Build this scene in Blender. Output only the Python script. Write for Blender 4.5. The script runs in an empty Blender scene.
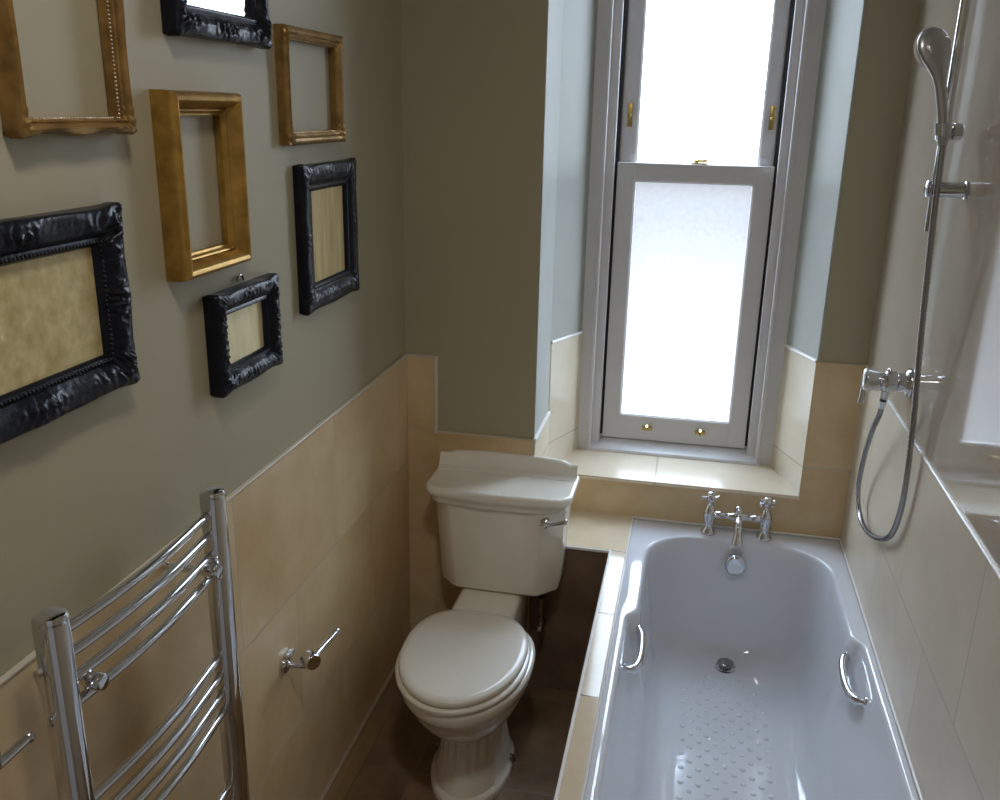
import bpy, bmesh, math, random
from mathutils import Vector, Matrix, noise
random.seed(7)
scn = bpy.context.scene
col = scn.collection
PI = math.pi

# ------------------------------------------------------------------ camera
cam_data = bpy.data.cameras.new('camera')
cam_data.sensor_fit = 'HORIZONTAL'
cam_data.sensor_width = 36.0
cam_data.lens = 909.62 / 1000 * 36.0
cam_data.clip_start = 0.02
cam = bpy.data.objects.new('camera', cam_data)
col.objects.link(cam)
r_ = Vector((0.9772283, 0.21131587, 0.01924716))
u_ = Vector((-0.08220325, 0.29339677, 0.95244998))
f_ = Vector((-0.19562074, 0.93234325, -0.30408647))
m = Matrix((r_, u_, -f_)).transposed().to_4x4()
m.translation = Vector((0.8803, -2.9797, 1.9156))
cam.matrix_world = m
scn.camera = cam

# ------------------------------------------------------------------ world, light, exposure
W_ = 1.4449        # right wall
WIN_X0, WIN_X1, WIN_Z0, WIN_Z1 = 0.56, 1.155, 0.74, 2.72
world = bpy.data.worlds.new('overcast_sky')
scn.world = world
world.use_nodes = True
nt = world.node_tree
nt.nodes.clear()
out = nt.nodes.new('ShaderNodeOutputWorld')
bg = nt.nodes.new('ShaderNodeBackground')
tc = nt.nodes.new('ShaderNodeTexCoord')
sep = nt.nodes.new('ShaderNodeSeparateXYZ')
nt.links.new(tc.outputs['Generated'], sep.inputs[0])
ramp = nt.nodes.new('ShaderNodeValToRGB')
mr = nt.nodes.new('ShaderNodeMapRange')
mr.inputs['From Min'].default_value = -1
mr.inputs['From Max'].default_value = 1
nt.links.new(sep.outputs['Z'], mr.inputs['Value'])
nt.links.new(mr.outputs[0], ramp.inputs[0])
cr = ramp.color_ramp
SKY = [(0.0, (0.05, 0.05, 0.05)), (0.33, (0.11, 0.12, 0.14)), (0.40, (0.070, 0.074, 0.080)), (0.445, (0.041, 0.041, 0.043)),
       (0.474, (0.036, 0.036, 0.038)), (0.486, (0.20, 0.21, 0.22)), (0.56, (0.78, 0.88, 1.0)), (1.0, (0.60, 0.78, 1.0))]
while len(cr.elements) < len(SKY):
    cr.elements.new(0.5)
for e, (p, c) in zip(cr.elements, SKY):
    e.position = p
    e.color = (*c, 1)
nt.links.new(ramp.outputs[0], bg.inputs['Color'])
bg.inputs['Strength'].default_value = 8.0
nt.links.new(bg.outputs[0], out.inputs[0])

portal = bpy.data.lights.new('window_portal', 'AREA')
portal.shape = 'RECTANGLE'
portal.size = WIN_X1 - WIN_X0 + .1
portal.size_y = WIN_Z1 - WIN_Z0 + .1
portal.cycles.is_portal = True
po = bpy.data.objects.new('window_portal', portal)
col.objects.link(po)
po.location = ((WIN_X0 + WIN_X1) / 2, 0.345, (WIN_Z0 + WIN_Z1) / 2)
po.rotation_euler = (-PI / 2, 0, 0)

scn.view_settings.view_transform = 'Standard'
scn.view_settings.look = 'None'
scn.view_settings.gamma = 1
scn.view_settings.use_curve_mapping = False
scn.view_settings.exposure = 0.85
scn.cycles.use_denoising = True
scn.cycles.max_bounces = 14
scn.cycles.diffuse_bounces = 8
scn.cycles.glossy_bounces = 6
scn.cycles.transparent_max_bounces = 12
scn.cycles.sample_clamp_indirect = 8

# ------------------------------------------------------------------ materials
def new_mat(name):
    mt = bpy.data.materials.new(name)
    mt.use_nodes = True
    return mt, mt.node_tree, mt.node_tree.nodes['Principled BSDF']

def setp(b, **k):
    for n, v in k.items():
        n = n.replace('_', ' ')
        if n in b.inputs:
            b.inputs[n].default_value = v

def noise_mix(nt, b, c1, c2, scale, detail=4, lo=.35, hi=.65, coord='Object', stretch=None):
    tc = nt.nodes.new('ShaderNodeTexCoord')
    src = tc.outputs[coord]
    if stretch:
        mp = nt.nodes.new('ShaderNodeMapping')
        mp.inputs['Scale'].default_value = stretch
        nt.links.new(src, mp.inputs[0])
        src = mp.outputs[0]
    nz = nt.nodes.new('ShaderNodeTexNoise')
    nz.inputs['Scale'].default_value = scale
    nz.inputs['Detail'].default_value = detail
    nt.links.new(src, nz.inputs['Vector'])
    rp = nt.nodes.new('ShaderNodeValToRGB')
    rp.color_ramp.elements[0].position = lo
    rp.color_ramp.elements[0].color = (*c1, 1)
    rp.color_ramp.elements[1].position = hi
    rp.color_ramp.elements[1].color = (*c2, 1)
    nt.links.new(nz.outputs[0], rp.inputs[0])
    nt.links.new(rp.outputs[0], b.inputs['Base Color'])
    return nz, rp, src

def plain(name, c, rough=.5, metal=0, coat=0, bump=0, bscale=300, var=.06, vscale=6, spec=.5):
    mt, nt, b = new_mat(name)
    c2 = tuple(min(1, x * (1 + var)) for x in c)
    c1 = tuple(x * (1 - var) for x in c)
    nz, rp, src = noise_mix(nt, b, c1, c2, vscale)
    setp(b, Roughness=rough, Metallic=metal)
    b.inputs['Specular IOR Level'].default_value = spec
    b.inputs['Coat Weight'].default_value = coat
    b.inputs['Coat Roughness'].default_value = .05
    if bump:
        n2 = nt.nodes.new('ShaderNodeTexNoise')
        n2.inputs['Scale'].default_value = bscale
        nt.links.new(src, n2.inputs['Vector'])
        bp = nt.nodes.new('ShaderNodeBump')
        bp.inputs['Strength'].default_value = bump
        bp.inputs['Distance'].default_value = .002
        nt.links.new(n2.outputs[0], bp.inputs['Height'])
        nt.links.new(bp.outputs[0], b.inputs['Normal'])
    return mt

def tile_mat(name, ua, va, u0, v0, w, h, c1, c2, grout, rough=.18, stagger=.5, gw=.004, nscale=3.5, spec=.5):
    """glazed tiles laid out from world positions; ua, va = axis letters"""
    mt, nt, b = new_mat(name)
    N, L = nt.nodes.new, nt.links.new
    geo = N('ShaderNodeNewGeometry')
    sp = N('ShaderNodeSeparateXYZ')
    L(geo.outputs['Position'], sp.inputs[0])
    def math_(op, a, bb=None):
        n = N('ShaderNodeMath')
        n.operation = op
        for i, x in enumerate((a, bb)):
            if x is None:
                continue
            if isinstance(x, (int, float)):
                n.inputs[i].default_value = x
            else:
                L(x, n.inputs[i])
        return n.outputs[0]
    V = math_('DIVIDE', math_('SUBTRACT', sp.outputs[va], v0), h)
    row = math_('FLOOR', V)
    off = math_('MULTIPLY', math_('FLOORED_MODULO', row, 2.0), stagger) if stagger else 0.0
    U = math_('ADD', math_('DIVIDE', math_('SUBTRACT', sp.outputs[ua], u0), w), off)
    fu, fv = math_('FRACT', U), math_('FRACT', V)
    du = math_('MULTIPLY', math_('MINIMUM', fu, math_('SUBTRACT', 1.0, fu)), w)
    dv = math_('MULTIPLY', math_('MINIMUM', fv, math_('SUBTRACT', 1.0, fv)), h)
    dd = math_('MINIMUM', du, dv)
    g = N('ShaderNodeMapRange')
    g.inputs['From Min'].default_value = gw * .35
    g.inputs['From Max'].default_value = gw * .75
    L(dd, g.inputs['Value'])
    # colour: cloudy noise offset per tile
    cmb = N('ShaderNodeCombineXYZ')
    L(math_('MULTIPLY', math_('FLOOR', U), 7.3), cmb.inputs[0])
    L(math_('MULTIPLY', row, 3.7), cmb.inputs[1])
    add = N('ShaderNodeVectorMath')
    L(geo.outputs['Position'], add.inputs[0])
    L(cmb.outputs[0], add.inputs[1])
    nz = N('ShaderNodeTexNoise')
    nz.inputs['Scale'].default_value = nscale
    nz.inputs['Detail'].default_value = 7
    nz.inputs['Roughness'].default_value = .6
    L(add.outputs[0], nz.inputs['Vector'])
    rp = N('ShaderNodeValToRGB')
    rp.color_ramp.elements[0].position = .32
    rp.color_ramp.elements[0].color = (*c1, 1)
    rp.color_ramp.elements[1].position = .66
    rp.color_ramp.elements[1].color = (*c2, 1)
    L(nz.outputs[0], rp.inputs[0])
    mx = N('ShaderNodeMix')
    mx.data_type = 'RGBA'
    L(g.outputs[0], mx.inputs[0])
    mx.inputs[6].default_value = (*grout, 1)
    L(rp.outputs[0], mx.inputs[7])
    L(mx.outputs[2], b.inputs['Base Color'])
    b.inputs['Roughness'].default_value = rough
    b.inputs['Specular IOR Level'].default_value = spec
    bp = N('ShaderNodeBump')
    bp.inputs['Strength'].default_value = .35
    bp.inputs['Distance'].default_value = .001
    L(g.outputs[0], bp.inputs['Height'])
    L(bp.outputs[0], b.inputs['Normal'])
    return mt

T1, T2, GR = (.53, .37, .185), (.68, .525, .325), (.50, .43, .32)
PAINT = (.375, .335, .225)
M = {}
M['paint'] = plain('olive_emulsion', PAINT, .55, bump=.08, bscale=180, var=.02, vscale=2)
M['paint_white'] = plain('white_emulsion', (.41, .42, .38), .5, var=.02)
M['gloss_white'] = plain('white_gloss_paint', (.64, .62, .62), .3, var=.02)
M['ceiling'] = plain('ceiling_white', (.75, .74, .70), .7)
M['tile_left'] = tile_mat('beige_tile_left', 'Y', 'Z', -1.172, 1.164, .535, .364, T1, T2, GR, rough=.30)
M['tile_right'] = tile_mat('beige_tile_right', 'Y', 'Z', -1.08, 1.164, .535, .362, (.58, .50, .385), (.66, .585, .465), (.46,.42,.35), rough=.34)
M['tile_back'] = tile_mat('beige_tile_back', 'X', 'Z', .45, .80, 1.0, .364, T1, T2, GR, rough=.25, stagger=0)
M['tile_low'] = tile_mat('beige_tile_low', 'X', 'Z', 0.104, .913, 1.4, .364, T1, T2, GR, rough=.25)
M['tile_sill'] = tile_mat('cream_tile_sill', 'X', 'Y', .811, -.2, .60, .6, (.66, .55, .40), (.74, .64, .50), GR, rough=.20, stagger=0, gw=.005)
M['tile_ledge'] = tile_mat('cream_tile_ledge', 'Y', 'X', -.682, .40, .394, .80, (.62, .50, .34), (.74, .62, .46), (.25, .22, .18), rough=.1, stagger=0, gw=.004)
M['trim_white'] = plain('white_tile_trim', (.78, .76, .74), .25, var=.02)
M['panel'] = plain('glossy_stone_wall_panel', (.44, .38, .305), .05, var=.07, vscale=2.5)
M['porcelain'] = plain('cream_vitreous_china', (.80, .77, .68), .12, var=.01, coat=.4)
M['seat'] = plain('cream_toilet_seat', (.80, .77, .69), .22, var=.01)
M['acrylic'] = plain('white_bath_enamel', (.68, .692, .735), .09, var=.01, coat=.5)
M['chrome'] = plain('chrome', (.66, .67, .70), .07, metal=1, var=.02)
M['satin'] = plain('satin_chrome', (.55, .55, .57), .3, metal=1, var=.02)
M['dark_chrome'] = plain('dark_grey_chrome', (.30, .29, .29), .18, metal=1, var=.02)  # darker grey metal for plug, bolt caps, inlet pipe and hanging ring
M['brass'] = plain('old_brass', (.52, .38, .14), .3, metal=1)
M['black_rubber'] = plain('black_rubber', (.012, .012, .014), .5)
M['frame_black'] = plain('blue_black_frame_lacquer', (.005, .006, .012), .30, var=.3, vscale=40, spec=.28, bump=.3, bscale=120)
M['frame_gold'] = plain('old_gold_leaf', (.42, .25, .06), .38, metal=.75, var=.25, vscale=25)
M['frame_bronze'] = plain('dull_gold_brown_wood', (.31, .185, .06), .36, metal=.6, var=.3, vscale=25)
M['frame_bead'] = plain('pale_worn_gilding', (.55, .45, .34), .35, metal=.6, var=.4, vscale=60)

def floor_mat():
    mt, nt, b = new_mat('mottled_brown_floor_tile')
    mt2 = tile_mat('mottled_brown_floor', 'X', 'Y', .18, -.80, .45, .45, (.105, .062, .032), (.26, .17, .10), (.20, .16, .12), rough=.3, stagger=0, gw=.006, nscale=4.5)
    return mt2
M['floor'] = floor_mat()

def gold_paper(name, c1, c2, c3, stretch, scale, rough=.35):
    mt, nt, b = new_mat(name)
    nz, rp, src = noise_mix(nt, b, c1, c2, scale, 8, .3, .7, stretch=stretch)
    e = rp.color_ramp.elements.new(.80)
    e.color = (*c3, 1)
    setp(b, Roughness=rough, Metallic=.25)
    b.inputs['Coat Weight'].default_value = .12
    b.inputs['Coat Roughness'].default_value = .08
    return mt
M['paper_speck'] = gold_paper('speckled_gold_paper', (.45, .35, .145), (.68, .565, .30), (.88, .82, .66), (1, 1, 1), 48)
M['paper_streak'] = gold_paper('streaked_gold_paper', (.46, .34, .14), (.68, .545, .27), (.74, .62, .36), (1, 26, 2.0), 3)
M['paper_plain'] = gold_paper('pale_gold_paper', (.60, .50, .23), (.72, .62, .35), (.78, .70, .48), (1, 6, 1.5), 6)
mt, nt, b = new_mat('mirror_glass')
setp(b, Metallic=1.0, Roughness=.06)
b.inputs['Base Color'].default_value = (.9, .91, .92, 1)
M['mirror'] = mt

def pane_mat():
    mt, nt, b = new_mat('frosted_window_glass')
    N, L = nt.nodes.new, nt.links.new
    nt.nodes.remove(b)
    o = nt.nodes['Material Output']
    tcn = N('ShaderNodeTexCoord')
    nz = N('ShaderNodeTexNoise')
    nz.inputs['Scale'].default_value = 60
    nz.inputs['Detail'].default_value = 5
    L(tcn.outputs['Object'], nz.inputs['Vector'])
    rp = N('ShaderNodeValToRGB')
    rp.color_ramp.elements[0].position = .3
    rp.color_ramp.elements[0].color = (.91, .92, .935, 1)
    rp.color_ramp.elements[1].position = .7
    rp.color_ramp.elements[1].color = (.96, .97, .98, 1)
    L(nz.outputs[0], rp.inputs[0])
    tr = N('ShaderNodeBsdfTransparent')
    L(rp.outputs[0], tr.inputs[0])
    tl = N('ShaderNodeBsdfTranslucent')
    tl.inputs[0].default_value = (.92, .94, .96, 1)
    gl = N('ShaderNodeBsdfGlossy')
    gl.inputs['Roughness'].default_value = .25
    bp = N('ShaderNodeBump')
    bp.inputs['Strength'].default_value = .4
    bp.inputs['Distance'].default_value = .002
    L(nz.outputs[0], bp.inputs['Height'])
    L(bp.outputs[0], gl.inputs['Normal'])
    m1 = N('ShaderNodeMixShader')
    m1.inputs[0].default_value = .05
    L(tr.outputs[0], m1.inputs[1])
    L(tl.outputs[0], m1.inputs[2])
    m2 = N('ShaderNodeMixShader')
    m2.inputs[0].default_value = .05
    L(m1.outputs[0], m2.inputs[1])
    L(gl.outputs[0], m2.inputs[2])
    L(m2.outputs[0], o.inputs['Surface'])
    return mt
M['pane'] = pane_mat()

# ------------------------------------------------------------------ helpers
def link(name, bm, mats, parent=None, smooth=True, angle=40):
    bmesh.ops.recalc_face_normals(bm, faces=bm.faces[:])
    me = bpy.data.meshes.new(name)
    bm.to_mesh(me)
    bm.free()
    if not isinstance(mats, (list, tuple)):
        mats = [mats]
    for x in mats:
        me.materials.append(x)
    if smooth:
        me.polygons.foreach_set('use_smooth', [True] * len(me.polygons))
        me.set_sharp_from_angle(angle=math.radians(angle))
    o = bpy.data.objects.new(name, me)
    col.objects.link(o)
    if parent:
        o.parent = parent
        o.matrix_parent_inverse = Matrix.Translation(-parent.location)
    return o

def thing(name, label, cat, loc, group=None):
    o = bpy.data.objects.new(name, None)
    o.empty_display_size = .05
    col.objects.link(o)
    o.location = loc
    o['label'] = label
    o['category'] = cat
    if group:
        o['group'] = group
    return o

def struct(name, bm, mats, parent=None, smooth=False):
    o = link(name, bm, mats, parent, smooth)
    if parent is None:
        o['kind'] = 'structure'
    return o

def nb():
    return bmesh.new()

def box(bm, x0, x1, y0, y1, z0, z1, bev=0, seg=2, mi=0, rot=None):
    t = bmesh.new()
    bmesh.ops.create_cube(t, size=1)
    bmesh.ops.scale(t, vec=(x1 - x0, y1 - y0, z1 - z0), verts=t.verts)
    if bev:
        bmesh.ops.bevel(t, geom=t.edges[:], offset=bev, segments=seg, profile=.5, affect='EDGES')
    if rot is not None:
        bmesh.ops.transform(t, matrix=rot, verts=t.verts)
    bmesh.ops.translate(t, vec=((x0 + x1) / 2, (y0 + y1) / 2, (z0 + z1) / 2), verts=t.verts)
    merge(bm, t, mi)

def merge(bm, t, mi=0):
    mp = {}
    for v in t.verts:
        mp[v] = bm.verts.new(v.co)
    for f in t.faces:
        try:
            nf = bm.faces.new([mp[v] for v in f.verts])
            nf.material_index = mi
        except ValueError:
            pass
    t.free()

def quad(bm, pts, mi=0):
    f = bm.faces.new([bm.verts.new(p) for p in pts])
    f.material_index = mi

def tube(bm, pts, rad, n=12, cap=True, mi=0, flat=1.0):
    """sweep a circle along pts; rad a number or a list"""
    pts = [Vector(p) for p in pts]
    k = len(pts)
    rs = rad if isinstance(rad, (list, tuple)) else [rad] * k
    tang = []
    for i in range(k):
        a, b2 = pts[max(i - 1, 0)], pts[min(i + 1, k - 1)]
        tang.append((b2 - a).normalized())
    ref = Vector((0, 0, 1)) if abs(tang[0].z) < .9 else Vector((1, 0, 0))
    nrm = (ref - tang[0] * ref.dot(tang[0])).normalized()
    rings = []
    for i in range(k):
        nrm = (nrm - tang[i] * nrm.dot(tang[i])).normalized()
        bi = tang[i].cross(nrm)
        rings.append([bm.verts.new(pts[i] + (nrm * math.cos(2 * PI * j / n) + bi * flat * math.sin(2 * PI * j / n)) * rs[i]) for j in range(n)])
    for i in range(k - 1):
        for j in range(n):
            f = bm.faces.new((rings[i][j], rings[i][(j + 1) % n], rings[i + 1][(j + 1) % n], rings[i + 1][j]))
            f.material_index = mi
    if cap:
        for rr in (rings[0][::-1], rings[-1]):
            f = bm.faces.new(rr)
            f.material_index = mi

def lathe(bm, origin, axis, prof, n=24, mi=0):
    """prof = [(radius, height along axis)]"""
    o, a = Vector(origin), Vector(axis).normalized()
    ref = Vector((0, 0, 1)) if abs(a.z) < .9 else Vector((1, 0, 0))
    x = (ref - a * ref.dot(a)).normalized()
    y = a.cross(x)
    rings = []
    for r, h in prof:
        r = max(r, .0002)
        rings.append([bm.verts.new(o + a * h + (x * math.cos(2 * PI * j / n) + y * math.sin(2 * PI * j / n)) * r) for j in range(n)])
    for i in range(len(rings) - 1):
        for j in range(n):
            f = bm.faces.new((rings[i][j], rings[i][(j + 1) % n], rings[i + 1][(j + 1) % n], rings[i + 1][j]))
            f.material_index = mi
    bm.faces.new(rings[0][::-1]).material_index = mi
    bm.faces.new(rings[-1]).material_index = mi

def loft(bm, rings, cap0=True, cap1=True, mi=0):
    vr = [[bm.verts.new(p) for p in r] for r in rings]
    n = len(vr[0])
    for i in range(len(vr) - 1):
        for j in range(n):
            f = bm.faces.new((vr[i][j], vr[i][(j + 1) % n], vr[i + 1][(j + 1) % n], vr[i + 1][j]))
            f.material_index = mi
    if cap0:
        bm.faces.new(vr[0][::-1]).material_index = mi
    if cap1:
        bm.faces.new(vr[-1]).material_index = mi
    return vr

def ball(bm, c, r, seg=12, mi=0, sc=(1, 1, 1)):
    t = bmesh.new()
    bmesh.ops.create_uvsphere(t, u_segments=seg, v_segments=max(6, seg // 2), radius=r)
    bmesh.ops.scale(t, vec=sc, verts=t.verts)
    bmesh.ops.translate(t, vec=c, verts=t.verts)
    merge(bm, t, mi)

def spline(ctrl, n=12):
    """Catmull-Rom through control points"""
    P = [Vector(c) for c in ctrl]
    P = [P[0] * 2 - P[1]] + P + [P[-1] * 2 - P[-2]]
    res = []
    for i in range(1, len(P) - 2):
        for k in range(n):
            t = k / n
            a, b2, c, d2 = P[i - 1], P[i], P[i + 1], P[i + 2]
            res.append(.5 * ((2 * b2) + (c - a) * t + (2 * a - 5 * b2 + 4 * c - d2) * t * t + (3 * b2 - a - 3 * c + d2) * t ** 3))
    res.append(P[-2])
    return res

# ------------------------------------------------------------------ the room
YB = -.28          # boxed-out back wall behind the toilet
YF = -3.35         # wall behind the camera
ZC = 2.95
ZD = 1.164         # top of the tiled dado
ZL = .913          # top of the low tiling behind the cistern
XS = .4264         # where the boxed-out wall steps back to the window wall
XR = 1.297         # right side of the window recess
SX0, SX1, YS = .51, 1.214, .192   # back of the splayed recess
ZS = .695          # window sill
ZH = 2.80          # recess head

bm = nb()
quad(bm, [(-.02, YF, 0), (W_ + .02, YF, 0), (W_ + .02, .05, 0), (-.02, .05, 0)])
struct('floor', bm, M['floor'])
bm = nb()
quad(bm, [(-.02, YF, ZC), (W_ + .02, YF, ZC), (W_ + .02, .25, ZC), (-.02, .25, ZC)])
struct('ceiling', bm, M['ceiling'])

# left wall: plaster above, tiling (8 mm proud) below
bm = nb()
box(bm, -.12, 0, YF, 0.0, 0, ZC)
wl = struct('wall_left', bm, M['paint'])
bm = nb()
box(bm, 0, .008, YF, YB, .0, ZD - .006, .001, 1)
link('tiling', bm, M['tile_left'], wl, False)
bm = nb()
box(bm, 0, .011, YF, YB + .008, ZD - .006, ZD, .002, 2)
struct('trim_1', bm, plain('pale_tile_edge', (.58, .52, .42), .3))
bm = nb()
box(bm, .008, .018, YF, YB, 0, .126, .002, 1)
bs = struct('baseboard_left', bm, M['tile_left'])
bm = nb()
box(bm, .008, .021, YF, YB, .126, .132, .002, 2)
link('top_edge', bm, plain('brown_tile_edge', (.36, .29, .20), .3), bs)

# right wall
bm = nb()
box(bm, W_, W_ + .12, YF, .05, 0, ZC)
wr = struct('wall_right', bm, M['panel'])
bm = nb()
box(bm, W_ - .002, W_ + .001, YF, 0, .0, ZD - .005)
link('tiling', bm, M['tile_right'], wr, False)
bm = nb()
box(bm, W_ - .006, W_ + .002, YF, -.012, ZD - .005, ZD + .003, .002, 1)
struct('trim_2', bm, M['trim_white'])

# back wall: boxed-out part on the left, window wall with splayed recess
bm = nb()
box(bm, -.01, XS, YB, .30, 0, ZC)
box(bm, XR, W_ + .05, 0, .12, 0, ZC)
quad(bm, [(XS, 0, ZH), (XR, 0, ZH), (XR, 0, ZC), (XS, 0, ZC)])
wb = struct('wall_back', bm, M['paint'])
bm = nb()     # pale painted faces of the recess
e = .0015
quad(bm, [(XS + e, YB + .004, ZL), (XS + e, .0, ZL), (XS + e, .0, ZC), (XS + e, YB + .004, ZC)])
quad(bm, [(XS + e, 0, ZD), (SX0, YS, ZD), (SX0, YS, ZH), (XS + e, 0, ZH)])
quad(bm, [(XR - e, .003, ZD), (SX1, YS, ZD), (SX1, YS, ZH), (XR - e, .003, ZH)])
quad(bm, [(XS, 0, ZH), (XR, 0, ZH), (SX1, YS, ZH), (SX0, YS, ZH)])
link('reveal_plaster', bm, M['paint_white'], wb, False)
bm = nb()     # tiling of the window wall
box(bm, 0.008, .104, YB - .008, YB, 0, ZD - .004, .001, 1, mi=1)
box(bm, .104, XS + .004, YB - .008, YB, 0, ZL - .005, .001, 1, mi=1)
quad(bm, [(XS + .006, YB - .008, 0), (XS + .006, 0, 0), (XS + .006, 0, ZL), (XS + .006, YB - .008, ZL)], 2)
quad(bm, [(XS + .006, -.006, 0), (XR - .006, -.006, 0), (XR - .006, -.006, ZS), (XS + .006, -.006, ZS)], 0)
quad(bm, [(XR - .006, -.006, 0), (W_, -.006, 0), (W_, -.006, ZD), (XR - .006, -.006, ZD)], 0)
quad(bm, [(XS + .006, -.006, ZS), (SX0 + .004, YS, ZS), (SX0 + .004, YS, ZD), (XS + .006, -.006, ZD)], 2)
quad(bm, [(XR - .006, -.006, ZS), (SX1 - .004, YS, ZS), (SX1 - .004, YS, ZD), (XR - .006, -.006, ZD)], 2)
quad(bm, [(XR - .006, -.006, ZD), (W_, -.006, ZD), (W_, .001, ZD), (XR, .001, ZD)], 0)
tile_cream = tile_mat('cream_tile_reveal', 'Y', 'Z', -.30, .80, .9, .364, (.66, .58, .44), (.74, .67, .53), GR, rough=.2, stagger=0)
link('tiling', bm, [M['tile_back'], M['tile_low'], tile_cream], wb, False)
# white trims on the tiling
bm = nb()
box(bm, .100, .110, YB - .012, YB + .002, ZL - .005, ZD, .002, 2)
struct('trim_3', bm, plain('cream_tile_edge', (.60, .54, .43), .3))
bm = nb()
box(bm, 0.008, .108, YB - .010, YB + .002, ZD - .005, ZD + .001, .002, 1, mi=0)
box(bm, .104, XS, YB - .010, YB + .002, ZL - .005, ZL + .001, .002, 1, mi=0)
struct('trim_4', bm, plain('beige_tile_edge', (.55, .47, .36), .3))
bm = nb()
box(bm, XS, XS + .011, YB - .012, 0, ZL - .004, ZL + .006, .003, 2)
struct('trim_5', bm, M['trim_white'])
def splay_trim(name, xa, ya, xb, yb, z, s):
    bm = nb()
    tube(bm, [(xa, ya, z), (xb, yb, z)], .0065, 8)
    struct(name, bm, M['trim_white'], smooth=True)
splay_trim('trim_6', XS + .004, .0, SX0 + .002, YS, ZD, 1)
splay_trim('trim_7', XR - .004, -.003, SX1 - .002, YS, ZD, -1)
bm = nb()   # corner bead down the right recess edge
tube(bm, [(XR, .0, ZD), (XR, .0, ZH)], .004, 8)
struct('trim_8', bm, M['paint_white'], smooth=True)

# tiled window sill
bm = nb()
poly = [(XS + .003, -.012), (XR - .003, -.012), (XR - .004, .0), (SX1, YS + .02), (SX0, YS + .02), (XS + .004, 0)]
loft(bm, [[(x, y, ZS - .012) for x, y in poly], [(x, y, ZS - .002 + .145 * max(y, 0)) for x, y in poly]])
bmesh.ops.bevel(bm, geom=[ed for ed in bm.edges if all(v.co.y < -.011 for v in ed.verts)], offset=.004, segments=2, affect='EDGES')
struct('window_sill', bm, M['tile_sill'])

# low tiled boxing between cistern and bath
XB = .745          # left rim of the bath
XLG = .688         # outer face of the bath surround
ZB = .552
bm = nb()
box(bm, XS + .006, XB - .001, -.285, -.006, 0, ZB + .004, .0, mi=0)
for f in bm.faces:
    if f.normal.z > .5 or f.calc_center_median().z > ZB:
        f.material_index = 1
wbox = struct('wall_boxing', bm, [tile_mat('brown_tile_boxing', 'X', 'Z', .40, .548, .6, .6, (.15, .095, .062), (.24, .165, .115), (.16, .12, .09), rough=.3, stagger=0, nscale=5), M['tile_ledge']])
bm = nb()
box(bm, XS + .006, XLG + .004, -.294, -.285, ZB - .006, ZB + .005, .003, 2)
struct('trim_9', bm, M['trim_white'])
# tiled bath surround: side panel and ledge
bm = nb()
box(bm, XLG + .006, XB - .001, -1.76, -.2855, 0, ZB + .0015, mi=0)
for (ya, yb, tl) in ((-.682, -.2855, .0016), (-1.076, -.682, .0017), (-1.76, -1.076, .0002)):   # ledge tiles, laid by hand, lean in to the bath
    z0, z1 = ZB + .0042 + tl / 2, ZB + .0042 - tl / 2
    loft(bm, [[(XLG + .006, y, ZB), (XB - .001, y, ZB), (XB - .001, y, z1), (XLG + .006, y, z0)] for y in (ya, yb)], mi=1)
tile_side = tile_mat('brown_beige_tile_bath_side', 'Y', 'Z', -.682, .55, .394, .30, T1, T2, GR, rough=.2, stagger=0)
struct('wall_bath_side', bm, [tile_side, M['tile_ledge']])
bm = nb()
box(bm, XLG, XLG + .009, -1.76, -.286, ZB - .006, ZB + .006, .003, 2)
struct('trim_10', bm, M['trim_white'])
bm = nb()   # sealant line between ledge and bath
tube(bm, [(XB, -1.7, ZB + .002), (XB, -.005, ZB + .002)], .004, 8)
tube(bm, [(XB, -.008, ZB + .002), (W_, -.008, ZB + .002)], .004, 8)
tube(bm, [(W_ - .004, -.008, ZB + .002), (W_ - .004, -1.7, ZB + .002)], .004, 8)
struct('trim_11', bm, M['trim_white'], smooth=True)

# wall behind the camera with a door
bm = nb()
box(bm, -.02, W_ + .02, YF - .1, YF, 0, ZC)
struct('wall_front', bm, M['paint'])
bm = nb()
box(bm, .30, 1.10, YF, YF + .035, 0, 2.02, .004)
for zz0, zz1 in ((.15, .9), (1.05, 1.9)):
    for xx0, xx1 in ((.38, .66), (.74, 1.02)):
        box(bm, xx0, xx1, YF + .035, YF + .045, zz0, zz1, .008)
d1 = struct('door_1', bm, M['gloss_white'])
bm = nb()
for a, b2 in ((.22, .30), (1.10, 1.18)):
    box(bm, a, b2, YF, YF + .05, 0, 2.10, .004)
box(bm, .22, 1.18, YF, YF + .05, 2.02, 2.10, .004)
link('architrave', bm, M['gloss_white'], d1, False)

# ------------------------------------------------------------------ sash window
bm = nb()
ZT = 2.745
# flat casing boards facing the room
box(bm, SX0 - .004, .548, YS, YS + .03, ZS, ZH)
box(bm, 1.166, SX1 + .004, YS, YS + .03, ZS, ZH)
box(bm, .548, 1.166, YS, YS + .03, ZT - .03, ZH)
# outer lining behind
box(bm, SX0 - .004, .585, .30, .34, ZS, ZH)
box(bm, 1.125, SX1 + .004, .30, .34, ZS, ZH)
box(bm, .55, 1.16, .30, .34, ZT - .03, ZH)
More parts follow.
